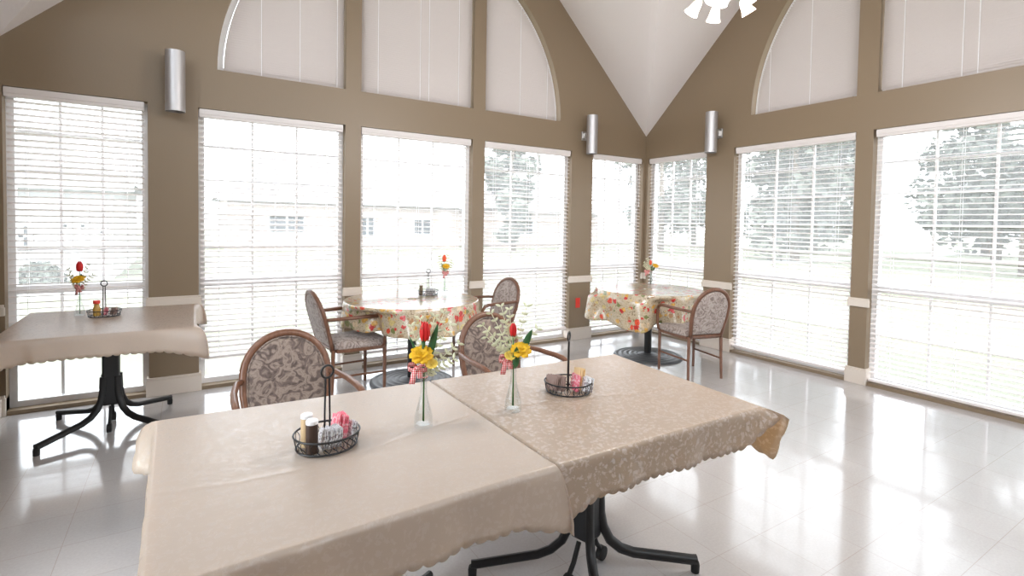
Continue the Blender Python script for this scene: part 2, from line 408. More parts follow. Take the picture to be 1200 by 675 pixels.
b = MB(); b.box(XL-.3, TH+.1, YF-.3, TH+.1, -.12, 0); struct(b.build('floor', m_floor))
# groined ceiling, highest of the two crossing gables
def ceil_z(x, y):
    return EAVE + max(SA*min(-x, x-XL), SB*min(-y, y-YF))
xs = sorted({XL+(-XL)*i/64 for i in range(65)}); N = 64
b = MB(); P = [[(XL*(1-i/N), YF*(1-j/N)) for i in range(N+1)] for j in range(N+1)]
zz = [[ceil_z(*p) for p in row] for row in P]
vs = []; fs = []; idx = {}
for j in range(N+1):
    for i in range(N+1):
        idx[(i,j)] = len(vs); vs.append((P[j][i][0], P[j][i][1], zz[j][i]))
for j in range(N):
    for i in range(N):
        a, b2, c, d = idx[(i,j)], idx[(i+1,j)], idx[(i+1,j+1)], idx[(i,j+1)]
        # split cells along the valley direction
        if (i < N/2) == (j < N/2): fs += [(a,b2,c),(a,c,d)]
        else: fs += [(a,b2,d),(b2,c,d)]
b.add(vs, fs)
o = struct(b.build('ceiling', m_ceil)); md = o.modifiers.new('thickness', 'SOLIDIFY'); md.thickness = .05; md.offset = 1

def inset_loop(lp, d):
    n = len(lp); area = sum(lp[i][0]*lp[(i+1)%n][1]-lp[(i+1)%n][0]*lp[i][1] for i in range(n)); sg = 1 if area > 0 else -1
    out = []
    for i in range(n):
        a, p, c = Vector(lp[i-1]), Vector(lp[i]), Vector(lp[(i+1)%n])
        e1 = (p-a).normalized(); e2 = (c-p).normalized(); n1 = Vector((-e1.y, e1.x))*sg; n2 = Vector((-e2.y, e2.x))*sg
        m_ = n1+n2; m_.normalize(); k = d/max(m_.dot(n1), .35); out.append(tuple(p+m_*k))
    return out
def frame_ring(b, lp, w, d0, d1, place):
    n = len(lp); q = inset_loop(lp, w)
    vs = [place(*p, d0) for p in lp] + [place(*p, d0) for p in q] + [place(*p, d1) for p in lp] + [place(*p, d1) for p in q]
    fs = []
    for i in range(n):
        j = (i+1) % n
        fs += [(i,j,j+n,i+n), (i+2*n,i+3*n,j+3*n,j+2*n), (i+n,j+n,j+3*n,i+3*n), (j,i,i+2*n,j+2*n)]
    b.add(vs, fs); return q
def pbox(b, u0, u1, z0, z1, d0, d1, place):
    p = [Vector(place(u,z,d)) for u in (u0,u1) for z in (z0,z1) for d in (d0,d1)]
    lo = [min(q[k] for q in p) for k in range(3)]; hi = [max(q[k] for q in p) for k in range(3)]
    b.box(lo[0],hi[0],lo[1],hi[1],lo[2],hi[2])
win_no = 0
def window(lp, place, grid_=True, ring=.045):
    global win_no
    win_no += 1
    u0, u1 = min(p[0] for p in lp), max(p[0] for p in lp); z0, z1 = min(p[1] for p in lp), max(p[1] for p in lp)
    e = struct(empty('window_%d' % win_no, place((u0+u1)/2, z0, .1)))
    inv = Matrix.Translation(-Vector(e.location))
    b = MB(); q = frame_ring(b, lp, ring, .085, .15, place); b.xf(inv).build('window_frame', m_frame, e)
    b = MB(); 
    n = len(q); b.add([place(*p, .125) for p in q], [tuple(range(n))]); b.xf(inv).build('glass_pane', m_glass, e)
    if grid_:
        b = MB(); pbox(b, u0+ring, u1-ring, .865, .925, .09, .14, place); b.xf(inv).build('meeting_rail', m_frame, e)
        b = MB(); k = 3 if (u1-u0) > 1 else 3
        for i in (1,2):
            u = u0+ring+(u1-u0-2*ring)*i/3
            pbox(b, u-.009, u+.009, .925, z1-ring, .114, .134, place); pbox(b, u-.009, u+.009, z0+ring, .865, .114, .134, place)
        for i in range(1,5):
            z = .92+(z1-.92)*i/5-.01; pbox(b, u0+ring, u1-ring, z-.009, z+.009, .112, .136, place)
        pbox(b, u0+ring, u1-ring, .46, .478, .112, .136, place)
        b.xf(inv).build('muntin_grid', m_frame, e)
    return e
for u0, u1 in A_W: window(rect(u0,u1,ZB,HT), PA)
for w in B_W: window(rect(min(w),max(w),ZB,HT), PB)
for lp in UA: window(lp, PA, False)
for lp in UB: window(lp, PB, False)
for lp in UA: window(lp, PD, False)  # added arch windows behind the camera, put in for daylight
for w in B_W[2:3]: window(rect(min(w),max(w),ZB,HT), PC, False)  # tall window added out of view on the left as daylight fill
for lp in UB: window(lp, PC, False)  # left arch windows, also added out of view for daylight

portal((-3.29, YF-.30, 3.6), (3.8, 1.9), (pi/2, 0, 0)); portal((XL-.30, -3.42, 1.2), (2.5, 1.5), (0, -pi/2, 0)); portal((XL-.30, -3.42, 3.6), (1.9, 3.9), (0, -pi/2, 0))  # portals of the added, unseen windows
# daylight portals just outside the openings
portal((XL/2, .30, 1.2), (6.5, 2.5), (-pi/2, 0, 0)); portal((-3.29, .30, 3.6), (3.8, 1.9), (-pi/2, 0, 0))
portal((.30, YF/2, 1.2), (2.5, 6.8), (0, pi/2, 0)); portal((.30, -3.42, 3.6), (1.9, 3.9), (0, pi/2, 0))

# baseboards and chair rails wrap each pier between the windows
def piers(wins, a, bnd):
    ws = sorted((min(w), max(w)) for w in wins); out = []; p = a
    for s, e in ws: out.append((p, s)); p = e
    out.append((p, bnd)); return out
def trim_run(name, spans, place, z0, z1, t, dback):
    b = MB()
    for s, e in spans:
        if e-s < .08: s2, e2 = s, e
        else: s2, e2 = s-t, e+t
        prof_hi = z1
        pbox(b, s2, e2, z0, z1-.018, -t, dback, place); pbox(b, s2+.004, e2-.004, z1-.018, z1, -t*.62, dback, place)
    return struct(b.build(name, m_trim, bevel=.003))
trim_run('baseboard_back', [p for p in piers(A_W, XL, 0)], PA, 0.0, .15, .02, .085)
trim_run('baseboard_right', [p for p in piers(B_W, YF, 0)], PB, 0.0, .15, .02, .085)
trim_run('trim_1', [p for p in piers(A_W, XL, 0)], PA, .725, .805, .018, .012)
trim_run('trim_2', [p for p in piers(B_W, YF, 0)], PB, .725, .805, .018, .012)
trim_run('baseboard_left', piers(B_W[2:3], YF, -.02), PC, 0.0, .15, .02, .085)
trim_run('baseboard_front', [(XL, 0)], PD, 0.0, .15, .02, .085)

# ------------------------------------------------------------------ blinds
def blind(label, u0, u1, place, zbot, tilt_deg, group):
    c = (u0+u1)/2
    e = thing('window_blind', label, 'blind', place(c, zbot, .035), 0, group)
    inv = Matrix.Translation(-Vector(e.location)); g = .006
    ua, ub = u0+g, u1-.022
    if place is PB: ua, ub = u0+.006, u1-.022
    b = MB(); pbox(b, ua, ub, HT-.072, HT-.004, .002, .062, place); pbox(b, ua, ub, HT-.05, HT-.012, -.004, .004, place)
    b.xf(inv).build('head_rail', m_slat, e, bevel=.003)
    pitch = .0455; z = HT-.10; b = MB(); t = radians(tilt_deg); hw = .0245
    while z > zbot+.035:
        rows = []
        for k in range(4):
            s = -1+2*k/3; dd = .036 + hw*s*cos(t); zz_ = z + hw*s*sin(t) + .0025*(1-s*s)
            rows.append((dd, zz_))
        top = [[place(u, q, d) for d, q in rows] for u in (ua+.008, ub-.004)]
        bot = [[place(u, q-.0028, d) for d, q in rows] for u in (ua+.008, ub-.004)]
        o = len(b.v); vs = top[0]+top[1]+bot[0]+bot[1]; fs = []
        for i in range(3): fs += [(i,i+1,i+5,i+4), (i+8,i+12,i+13,i+9)]
        fs += [(0,4,12,8), (3,11,15,7), (0,8,9,1),(1,9,10,2),(2,10,11,3),(4,5,13,12),(5,6,14,13),(6,7,15,14)]
        b.add(vs, fs); z -= pitch
    b.xf(inv).build('slats', m_slat, e)
    b = MB(); pbox(b, ua+.006, ub-.003, zbot, zbot+.022, .012, .060, place); b.xf(inv).build('bottom_rail', m_slat, e, bevel=.004)
    for f in ((.14,.86) if ub-ua < 1 else (.12,.5,.88)):
        b = MB(); u = ua+(ub-ua)*f
        for d in (.0095,.0625): pbox(b, u-.0012, u+.0012, zbot+.01, HT-.07, d, d+.0015, place)
        b.xf(inv).build('ladder_cord', m_cord, e)
    b = MB(); u = ub-.05; p0 = Vector(place(u, HT-.08, -.004)); p1 = Vector(place(u, HT-.62, -.008))
    b.tube([p0, p1, p1+Vector((0,0,-.035))], [.0022,.0022,.005], 6); b.xf(inv).build('tilt_wand', m_cord, e)
    return e
GB = 'horizontal blinds on the tall windows'
blind('white horizontal blind on the leftmost tall window, behind the square table in the corner', *A_W[0], PA, .44, -11, GB)
blind('white horizontal blind on the tall window second from left, behind the nearest armchair', *A_W[1], PA, .25, 13, GB)
blind('white horizontal blind on the tall window directly behind the left round table', *A_W[2], PA, .13, 3, GB)
blind('white horizontal blind on the tall window left of the red wall plate', *A_W[3], PA, .135, 12, GB)
blind('narrow white blind just left of the room corner, behind the right round table', *A_W[4], PA, .12, 11, GB)
blind('narrow white blind just right of the room corner, below the sconce on the right wall', *B_W[0], PB, .12, 12, GB)
blind('white horizontal blind on the right wall window beside the floral chair, reaching near the floor', B_W[1][0], B_W[1][1], PB, .07, 11, GB)
blind('widest white blind at the right edge of the photo, hanging right down to the floor', B_W[2][0], B_W[2][1], PB, .045, 9, GB)

def mini_blind(label, lp, place, group, nc, straight='LR'):
    u0, u1 = min(p[0] for p in lp), max(p[0] for p in lp); z0, z1 = min(p[1] for p in lp), max(p[1] for p in lp)
    e = thing('arched_window_blind', label, 'blind', place((u0+u1)/2, z0, .05), 0, group)
    inv = Matrix.Translation(-Vector(e.location)); q = inset_loop(lp, .045)
    def span(z):
        xs_ = []
        n = len(q)
        for i in range(n):
            (a, za), (c, zc) = q[i], q[(i+1)%n]
            if (za > z) != (zc > z): xs_.append(a+(c-a)*(z-za)/(zc-za))
        if len(xs_) < 2: return None
        return (u0+.006 if 'L' in straight else min(xs_), u1-.006 if 'R' in straight else max(xs_))
    b = MB(); z = z0+.03; t = radians(54); hw = .0125
    while z < z1-.05:
        s = span(z+.008)
        if z < z0+.05: s = span(z0+.06)
        if s and s[1]-s[0] > .05:
            rows = [(.045+hw*k*cos(t), z-hw*k*sin(t)+.0015*(1-k*k)) for k in (-1,0,1)]
            b.grid([[place(u, zq, d) for d, zq in rows] for u in (s[0]+.004, s[1]-.004)])
        z += .0205
    b.xf(inv).build('slats', m_mini, e, solid=.0006)
    b = MB(); pbox(b, q[0][0]+.004, q[1][0]-.004, z0+.004, z0+.016, .032, .058, place) if q[0][0] < q[1][0] else None
    b.xf(inv).build('bottom_rail', m_mini, e)
    for f in nc:
        u = u0+(u1-u0)*f; zt = z1
        zz_ = z0+.06
        while zz_ < z1-.05:
            s = span(zz_)
            if not s or not (s[0]+.01 < u < s[1]-.01): break
            zz_ += .02
        if zz_ < z0+.2: continue
        b = MB(); pbox(b, u-.0028, u+.0028, z0+.01, zz_-.02, .028, .0295, place)  # pale cord strip also stands for light leaking through the cord holes
        b.xf(inv).build('ladder_cord', m_cord, e)
    return e
GM = 'closed thin-slat blinds in the arched windows'
mini_blind('closed thin-slat blind in the quarter-round window at the left end of the left wall arch', UA[0], PA, GM, (.32,.62,.93), 'R')
mini_blind('closed thin-slat blind in the tall middle opening of the left wall arch', UA[1], PA, GM, (.14,.50,.58,.86))
mini_blind('closed thin-slat blind in the quarter-round window at the right end of the left wall arch', UA[2], PA, GM, (.45,.82), 'L')
mini_blind('closed thin-slat blind in the quarter-round window nearest the room corner on the right wall', UB[2], PB, GM, (.42,.82), 'L')
mini_blind('closed thin-slat blind in the middle opening of the right wall arch', UB[1], PB, GM, (.15,.45,.53,.86))

# ------------------------------------------------------------------ wall sconces and wall plate
def sconce(label, loc, rz):
    e = thing('wall_sconce', label, 'wall light', loc, rz, 'brushed metal tube sconces')
    # local: wall plane y = 0, room is -y
    b = MB(); R = .068; h = .235
    prof_o = [(R,-h),(R,h)]; n = 32; vs = []
    for rr_, z in ((R,-h),(R,h),(R-.004,h),(R-.004,-h)):
        for k in range(n):
            a = 2*pi*k/n; vs.append((rr_*cos(a), -.15+rr_*sin(a), z))
    fs = [((i%4)*n+k, (i%4)*n+(k+1)%n, ((i+1)%4)*n+(k+1)%n, ((i+1)%4)*n+k) for i in range(4) for k in range(n)]
    b.add(vs, fs); tb = b.build('tube_shade', m_alu, e, smooth='auto')
    b = MB(); b.lathe([(R-.006,-.01),(R-.006,.01)], 24, (0,-.15,-.19)); b.build('lamp_baffle', m_dark, e)
    b = MB(); b.box(-.05,.05,-.022,-.001,-.055,.055); b.build('wall_plate', m_nickel, e, bevel=.003)
    b = MB(); b.box(-.028,.028,-.086,-.02,-.03,.03); b.build('bracket_arm', m_nickel, e, bevel=.003)
    return e
sconce('brushed metal tube sconce on the wall pier above the square corner table', (-5.40, 0, 2.52), 0)
sconce('brushed metal tube sconce on the left wall, just left of the room corner', (-1.10, 0, 2.56), 0)
sconce('brushed metal tube sconce on the right wall, just right of the room corner', (0, -1.15, 2.55), -pi/2)
e = thing('outlet_plate', 'small red wall outlet plate on the pier below the chair rail', 'outlet', (-1.15, 0, .464))
b = MB(); b.box(-.035,.035,-.007,-.0005,-.062,.062); b.build('cover_plate', m_red, e, bevel=.003)
for zc in (-.027,.027):
    b = MB(); b.box(-.017,.017,-.010,-.006,zc-.014,zc+.014); b.build('socket', m_red, e, bevel=.002)

# ------------------------------------------------------------------ chandelier
CH = Vector((-2.82, -3.21, 2.715))
e = thing('chandelier', 'small metal chandelier with frosted tulip shades and lit bulbs hanging near the ceiling peak', 'chandelier', CH)
b = MB(); b.lathe([(.004,-.06),(.02,-.055),(.028,-.03),(.05,-.01),(.055,.02),(.03,.05),(.012,.07)], 20); b.build('hub', m_nickel, e, smooth=True)
ztop = ceil_z(CH.x, CH.y)-CH.z
b = MB(); b.tube([(0,0,.06),(0,0,ztop+.02)], .009, 10); b.build('hanging_rod', m_nickel, e)
b = MB(); b.lathe([(.07,-.09),(.075,-.05),(.075,.06)], 20, (0,0,ztop)); b.build('ceiling_canopy', m_nickel, e, smooth='auto')
for k in range(5):
    a = radians(14+72*k-32); d = Vector((cos(a), sin(a), 0)); dn = (d*.55+Vector((0,0,-.83))).normalized()
    p0 = d*.045+Vector((0,0,.01)); p1 = d*.085+Vector((0,0,.035)); p2 = d*.115+Vector((0,0,.01))
    b = MB(); b.tube([p0, p1, p2, p2+dn*.02], .007, 8); b.build('arm', m_nickel, e, smooth=True)
    rot = dn.to_track_quat('Z', 'Y').to_matrix().to_4x4(); T = Matrix.Translation(p2+dn*.012) @ rot
    b = MB(); pr = [(.014,0),(.022,.012),(.027,.035),(.031,.06),(.040,.085),(.0385,.0845),(.029,.06),(.025,.035),(.020,.014),(.012,.004)]
    b.lathe(pr, 24, caps=False); b.xf(T); sh = b.build('lamp_shade', m_shade, e, smooth=True)
    b = MB(); b.lathe([(.006,.01),(.012,.02),(.019,.042),(.020,.055),(.012,.070),(.003,.074)], 14); b.xf(T); b.build('bulb', m_bulb, sh, smooth=True)
    l = bpy.data.lights.new('bulb_light', 'POINT'); l.energy = 3.8; l.color = (1,.93,.87); l.shadow_soft_size = .08
    lo = bpy.data.objects.new('bulb_light', l); COL.objects.link(lo); lo.location = CH+p2+dn*.17

# ------------------------------------------------------------------ tables
def pedestal(e, ang, R=.47, colw=.047, top=.715):
    b = MB(); b.box(-colw,colw,-colw,colw,.16,top-.01, Matrix.Rotation(ang+pi/4,4,'Z')); b.build('column', m_black, e, bevel=.012)
    b = MB(); b.box(-.27,.27,-.03,.03,top-.03,top); b.box(-.03,.03,-.27,.27,top-.03,top); b.build('top_bracket', m_black, e)
    for k in range(4):
        a = ang+pi/2*k; d = Vector((cos(a), sin(a), 0))
        pts = [d*.055+Vector((0,0,.36)), d*.06+Vector((0,0,.26)), d*.072+Vector((0,0,.20)), d*.10+Vector((0,0,.145)), d*.145+Vector((0,0,.108)), d*.20+Vector((0,0,.088)), d*(R-.02)+Vector((0,0,.052)), d*R+Vector((0,0,.051))]
        b = MB(); b.tube(pts, .021, 10, flat=.8); lg = b.build('leg', m_black, e, smooth='auto')
        b = MB(); b.lathe([(.017,0),(.018,.03),(.015,.045)], 12, tuple(d*(R-.005))); b.build('glide_foot', m_rubber, lg)
    for k in (0,1):
        a = ang+pi/4+pi*k; d = Vector((cos(a), sin(a), 0))
        b = MB(); b.tube([d*.05+Vector((0,0,.16)), d*.085+Vector((0,0,.09)), d*.12+Vector((0,0,.05))], .010, 8)
        T = Matrix.Translation(d*.125+Vector((0,0,.032))) @ Matrix.Rotation(a+pi/2,4,'Z') @ Matrix.Rotation(pi/2,4,'Y')
        w = MB(); w.lathe([(.022,-.014),(.030,-.012),(.030,.012),(.022,.014)], 16); w.xf(T)
        b.add(w.v, w.f); b.build('caster', m_rubber, e, smooth='auto')

def bil(q, s, t):
    a, b_, c, d = q  # (s,t): a=(0,0) b=(1,0) c=(1,1) d=(0,1)
    return (a[0]*(1-s)*(1-t)+b_[0]*s*(1-t)+c[0]*s*t+d[0]*(1-s)*t, a[1]*(1-s)*(1-t)+b_[1]*s*(1-t)+c[1]*s*t+d[1]*(1-s)*t)
def square_cloth(name, label, q, zt, drop, m, corner, group, fold=-1, scal=.037, seed=0):
    """q: corners near-left, near-right, far-right, far-left; corner[i] = (out, extra drop, ridge rise, width)"""
    cx = sum(p[0] for p in q)/4; cy = sum(p[1] for p in q)/4
    e = (cx, cy, zt)
    rnd = random.Random(seed); n = 150; b = MB()
    def wr(x, y):   # gentle raised creases
        return .0012*sin(6*x+2*y)*sin(3.1*y-1.7*x)+.0009*math.exp(-((y-cy-.07*sin(4*x)+.05)/.012)**2)
    P = []
    for j in range(n+1):
        row = []
        for i in range(n+1):
            x, y = bil(q, i/n, j/n); row.append((x-cx, y-cy, wr(x, y)+.001))
        P.append(row)
    b.grid(P)
    # skirt
    rim = []  # (point, normal, dist to nearest corner, corner index, arc length)
    s_tot = 0
    for k in range(4):
        p, p2 = Vector(q[k]), Vector(q[(k+1)%4]); L = (p2-p).length; t = (p2-p)/L; nm = Vector((t.y,-t.x))
        for i in range(n):
            f = i/n; d1, d2 = f*L, (1-f)*L
            rim.append((p+(p2-p)*f, nm, t, d1, d2, k, s_tot+f*L, L))
        s_tot += L
    rows = 10; V = []; nr = len(rim); nsc = [max(1, round(r_[7]/scal)) for r_ in rim]
    for r_i in range(rows+1):
        u = r_i/rows; ring = []
        for (p, nm, t, d1, d2, k, s, L) in rim:
            out = .002+.006*min(1, u*5); dn = 0.0
            if d1 < d2: ci, dc, sgn = k, d1, -1
            else: ci, dc, sgn = (k+1)%4, d2, 1
            co, cx_, rise, wd = corner[ci]
            w = max(0, 1-dc/wd)**1.6
            c_in = Vector((cx, cy)); diag = (Vector(q[ci])-c_in).normalized()
            dirn = (nm*(1-w)+diag*w); dirn.normalize()
            wave = .006*sin(s*23+seed)*u + .004*sin(s*41+2*seed)*u
            dloc = drop*(1+.03*sin(s*5+seed)) + cx_*w
            sc_ = (s/scal) % 1.0; scall = .013*sqrt(max(0, 1-(2*sc_-1)**2))
            if fold == ci:      # the corner is folded: one layer lifts to the ridge, the next hangs below it
                if ci != k:     # side that ends in this corner
                    w = max(0, 1-dc/wd)**1.3; dloc = drop*(1-.82*w)
                else:
                    w = max(0, 1-max(0, dc-.05)/wd)**1.5; dloc = drop*.18+(drop*.82+cx_)*min(1, dc/.055)-cx_*(1-w)
            if fold == ci and ci == k and dc < .075 and r_i == rows: out += scall
            hor = out + wave + co*w*(1-(1-u)**(1+2*rise))
            ver = dloc*(u**(1+rise*w)) + (scall if r_i == rows else 0)
            if r_i == 0: hor, ver = 0, 0
            z = -ver
            if r_i == 0: z = wr(p.x, p.y)+.001
            x_, y_ = p.x+dirn.x*hor, p.y+dirn.y*hor
            # the flap also runs past the corner along the edge
            x_ += t.x*sgn*w*co*.25*u; y_ += t.y*sgn*w*co*.25*u
            ring.append((x_-cx, y_-cy, z))
        V.append(ring+[ring[0]])
    b.grid([list(reversed(r)) for r in V])
    o = b.build(name, m, smooth='auto', solid=.0016); o.location = e
    bmw = o.modifiers.new('weld', 'WELD'); bmw.merge_threshold = .0004
    bpy.context.view_layer.objects.active = o
    # weld first, then thickness
    o.modifiers.move(1, 0) if hasattr(o.modifiers, 'move') else None
    return tag(o, label, 'tablecloth', group)
def square_table(label, q, base, ang, group=None):
    cx, cy = base; e = thing('square_table', label, 'table', (cx, cy, 0), 0, group)
    b = MB(); ins = .014; zt = .7465
    c0 = (sum(p[0] for p in q)/4, sum(p[1] for p in q)/4)
    qq = [(p[0]+(c0[0]-p[0])*ins*2-cx, p[1]+(c0[1]-p[1])*ins*2-cy) for p in q]
    b.add([(x,y,.717) for x,y in qq]+[(x,y,zt) for x,y in qq], [(3,2,1,0),(4,5,6,7),(0,1,5,4),(1,2,6,5),(2,3,7,6),(3,0,4,7)])
    b.build('tabletop', m_slab, e, bevel=.004); pedestal(e, ang); return e
Q1 = [(-5.405,-3.905),(-4.436,-3.882),(-4.438,-2.972),(-5.42,-2.935)]
Q2 = [(-4.424,-3.882),(-3.452,-3.897),(-3.385,-3.01),(-4.426,-2.972)]
QL = [(-6.25,-1.185),(-5.285,-1.185),(-5.275,-.13),(-6.27,-.11)]
square_table('square pedestal table nearest the camera, under the ivory damask cloth', Q1, (-4.93,-3.43), radians(30), 'square pedestal tables')
square_table('right-hand foreground pedestal table, its black curved legs showing below the champagne cloth', Q2, (-3.94,-3.45), radians(-29), 'square pedestal tables')
square_table('square pedestal table alone in the left corner by the leftmost window', QL, (-5.77,-.60), radians(45), 'square pedestal tables')
cn = (.05,.05,.4,.17)
square_cloth('tablecloth', 'ivory damask cloth with scalloped hem on the nearest square table', Q1, .7500, .135, m_cloth1, [cn,(.05,.05,.2,.15),(.01,.02,0,.1),(.045,.01,0,.04)], 'damask tablecloths', fold=3, seed=1)
square_cloth('tablecloth', 'champagne damask cloth with strong floral weave on the right-hand foreground table', Q2, .7500, .122, m_cloth2, [(-.01,.06,.2,.2),(.068,.10,0,.15),(.05,.04,.5,.2),(.01,.02,0,.1)], 'damask tablecloths', fold=1, seed=2)
square_cloth('tablecloth', 'plain ivory cloth with small scallops on the square table in the left corner', QL, .7500, .125, m_cloth3, [cn,(.09,.06,.9,.2),(.09,.05,.8,.2),(.03,.02,0,.12)], 'damask tablecloths', scal=.042, seed=3)

def round_table(label, c, R, group):
    e = thing('round_table', label, 'table', (c[0], c[1], 0), 0, group)
    b = MB(); b.lathe([(R-.016,.728),(R-.012,.731),(R-.012,.743),(R-.016,.7465)], 64); b.build('tabletop', m_slab, e)
    b = MB(); b.lathe([(.040,.03),(.040,.70),(.09,.705),(.09,.728)], 24); b.build('column', m_black, e, smooth='auto')
    prof = [(.365,0),(.372,.006),(.368,.014)]
    for i in range(5):
        r = .345-.055*i; prof += [(r+.018,.0165+.003*i),(r+.008,.022+.003*i),(r-.008,.022+.003*i),(r-.016,.0175+.003*i)]
    prof += [(.07,.038),(.05,.045)]
    b = MB(); b.lathe(prof, 64); b.build('floor_disc', m_disc, e, smooth='auto')
    return e
def round_cloth(label, c, R, drop, m, folds, bumps, group, seed, rot=0):
    b = MB(); n = 240
    rings = [[(0,0,.001)]*n] ; P = []
    radii = [R*i/16 for i in range(1,16)]+[R-.012, R-.004]
    for r in radii:
        P.append([(r*cos(2*pi*k/n), r*sin(2*pi*k/n), .001) for k in range(n)])
    rows = 14
    for i in range(rows+1):
        u = i/rows; ring = []
        for k in range(n):
            a = 2*pi*k/n
            f = sum(A*cos(w*a+ph) for w, A, ph in folds)
            ex = 0; dx = 0
            for (ba, bw, bo, bd) in bumps:
                d = (a-ba+pi) % (2*pi)-pi; g = math.exp(-(d/bw)**2); ex += bo*g; dx += bd*g
            h = R+.008*min(1,u*6)+.015*u+(f*u**1.3)+ex*min(1, max(0, u-.09)/.14)**.7*(.75+.25*u)
            z = -.006-(drop+dx+.3*f)*u if i else -.003
            ring.append((h*cos(a), h*sin(a), z))
        P.append(ring)
    P = [row+[row[0]] for row in P]
    b.grid(P); o0 = len(b.v); b.v.append((0,0,.001))
    w = n+1; b.f += [(o0, k, k+1) for k in range(n)]
    o = b.build('tablecloth', m, smooth=True, solid=.0016); o.location = (c[0], c[1], .7505)
    md = o.modifiers.new('weld', 'WELD'); md.merge_threshold = .0003; o.modifiers.move(1, 0)
    return tag(o, label, 'tablecloth', group)
C1, R1 = (-3.60,-.635), .595
C2, R2 = (-.99,-1.035), .585
GR = 'round pedestal tables'
round_table('round pedestal table with dark floor disc, between two floral armchairs at the left wall', C1, R1, GR)
round_table('round pedestal table with dark floor disc, in the room corner', C2, R2, GR)
round_cloth('fruit print vinyl cloth on the round table between two armchairs', C1, R1, .215, m_fruit1, [(9,.015,.4),(14,.014,1.9),(23,.006,.3)], [(radians(208),.36,-.17,0)], 'fruit print vinyl tablecloths', 1)
aL = atan2(.40,-.91)
round_cloth('fruit print vinyl cloth swept out to the left on the round table in the corner', C2, R2, .31, m_fruit2, [(8,.020,2.1),(13,.018,.2),(21,.007,1.0)],
            [(radians(158) % (2*pi),.26,.13,-.03), (radians(212),.35,.035,.05), (radians(236),.2,-.11,-.03), (radians(285),.3,-.05,-.05)], 'fruit print vinyl tablecloths', 2)

# ------------------------------------------------------------------ armchairs (local front is +y)
def armchair(label, loc, rz, fab, group):
    e = thing('armchair', label, 'chair', (loc[0], loc[1], 0), rz, group)
    def back_pt(x, z):        # the back leans away with height
        return Vector((x, -.215-.13*max(0, (z-.42))/.48, z))
    # arch path
    hw = .196; zs = .675
    path = [(-hw*.86,.40), (-hw*.93,.50), (-hw,.60)] + [(-hw*cos(pi*i/18), zs+.196*sin(pi*i/18)) for i in range(19)] + [(hw,.60), (hw*.93,.50), (hw*.86,.40)]
    b = MB(); b.tube([back_pt(x,z) for x,z in path], .0165, 10, ref=(0,1,.25), flat=1.15); b.build('back_frame', m_wood, e, smooth=True)
    b = MB(); b.tube([back_pt(-hw*.86,.415), back_pt(hw*.86,.415)], .016, 8); b.build('back_crossbar', m_wood, e)
    # upholstered back pad: an arched cushion, both faces bulging
    inner = [(-hw*.80,.435), (-hw*.86,.50), (-hw*.92,.60)] + [(-(hw-.018)*cos(pi*i/18), zs+(.196-.018)*sin(pi*i/18)) for i in range(19)] + [(hw*.92,.60), (hw*.86,.50), (hw*.80,.435)]
    cz = .63; b = MB()
    for sgn in (1,-1):
        rows = []
        for sc, th in ((1,.004),(.97,.014),(.9,.020),(.7,.025),(.4,.028),(.0,.029)):
            rows.append([back_pt(x*sc, cz+(z-cz)*sc)+Vector((0, sgn*th, 0)) for x, z in inner]+[back_pt(inner[0][0]*sc, cz+(inner[0][1]-cz)*sc)+Vector((0, sgn*th, 0))])
        b.grid(rows if sgn > 0 else [list(reversed(r)) for r in rows])
    pad = b.build('backrest', fab, e, smooth=True)
    b = MB(); b.tube([back_pt(x,z)+Vector((0,.012,0)) for x,z in inner], .005, 6, ref=(0,1,.25)); b.build('welt', fab, pad, smooth=True)
    # seat
    def seat_ring(s, z): 
        pts = []
        out = [(-.235,.20),(-.225,.235),(-.15,.255),(0,.262),(.15,.255),(.225,.235),(.235,.20),(.215,-.10),(.195,-.19),(.15,-.205),(0,-.208),(-.15,-.205),(-.195,-.19),(-.215,-.10)]
        return [(x*s, .02+(y-.02)*s, z) for x, y in out]
    b = MB(); rows = [seat_ring(s,z) for s,z in ((.965,.405),(1,.412),(1.005,.435),(.985,.455),(.9,.470),(.6,.482),(.25,.486),(0.01,.486))]
    b.grid([r+[r[0]] for r in rows]); b.f.append(tuple(range(13,-1,-1))); st = b.build('seat', fab, e, smooth=True)
    st.modifiers.new('subdiv', 'SUBSURF').levels = 1; st.modifiers['subdiv'].render_levels = 1
    wd = st.modifiers.new('weld', 'WELD'); wd.merge_threshold = .0005; st.modifiers.move(1,0)
    b = MB(); o_ = seat_ring(.97,.385); i_ = seat_ring(.97,.412); b.grid([o_+[o_[0]], i_+[i_[0]]]); b.f.append(tuple(range(13,-1,-1)))
    b.build('seat_rail', m_wood, e, smooth='auto')
    for sx in (-1,1):
        b = MB(); b.tube([(sx*.207,.215,.0),(sx*.207,.215,.20),(sx*.207,.215,.41)], [.013,.015,.0165], 8, ref=(0,1,0)); b.build('leg', m_wood, e, smooth='auto')
        b = MB(); b.tube([(sx*.188,-.225,.0),(sx*.185,-.215,.22),(sx*.182,-.212,.41)], [.013,.015,.0165], 8, ref=(0,1,0)); b.build('leg', m_wood, e, smooth='auto')
        b = MB(); b.tube([(sx*.190,-.215,.19),(sx*.207,.215,.185)], .009, 8); b.build('stretcher', m_wood, e, smooth='auto')
        p = back_pt(sx*(hw+.002), .662)
        ap = [p, p+Vector((sx*.03,.05,.004)), (sx*.250,-.08,.668), (sx*.256,.05,.670), (sx*.256,.13,.667), (sx*.255,.172,.655), (sx*.252,.192,.62), (sx*.250,.198,.56), (sx*.246,.200,.48), (sx*.238,.20,.425), (sx*.215,.19,.400)]
        b = MB(); b.tube(ap, [.013,.014,.0155,.016,.0155,.015,.0145,.014,.0135,.013,.012], 10, ref=(0,0,1) if 0 else None); b.build('armrest', m_wood, e, smooth=True)
    return e
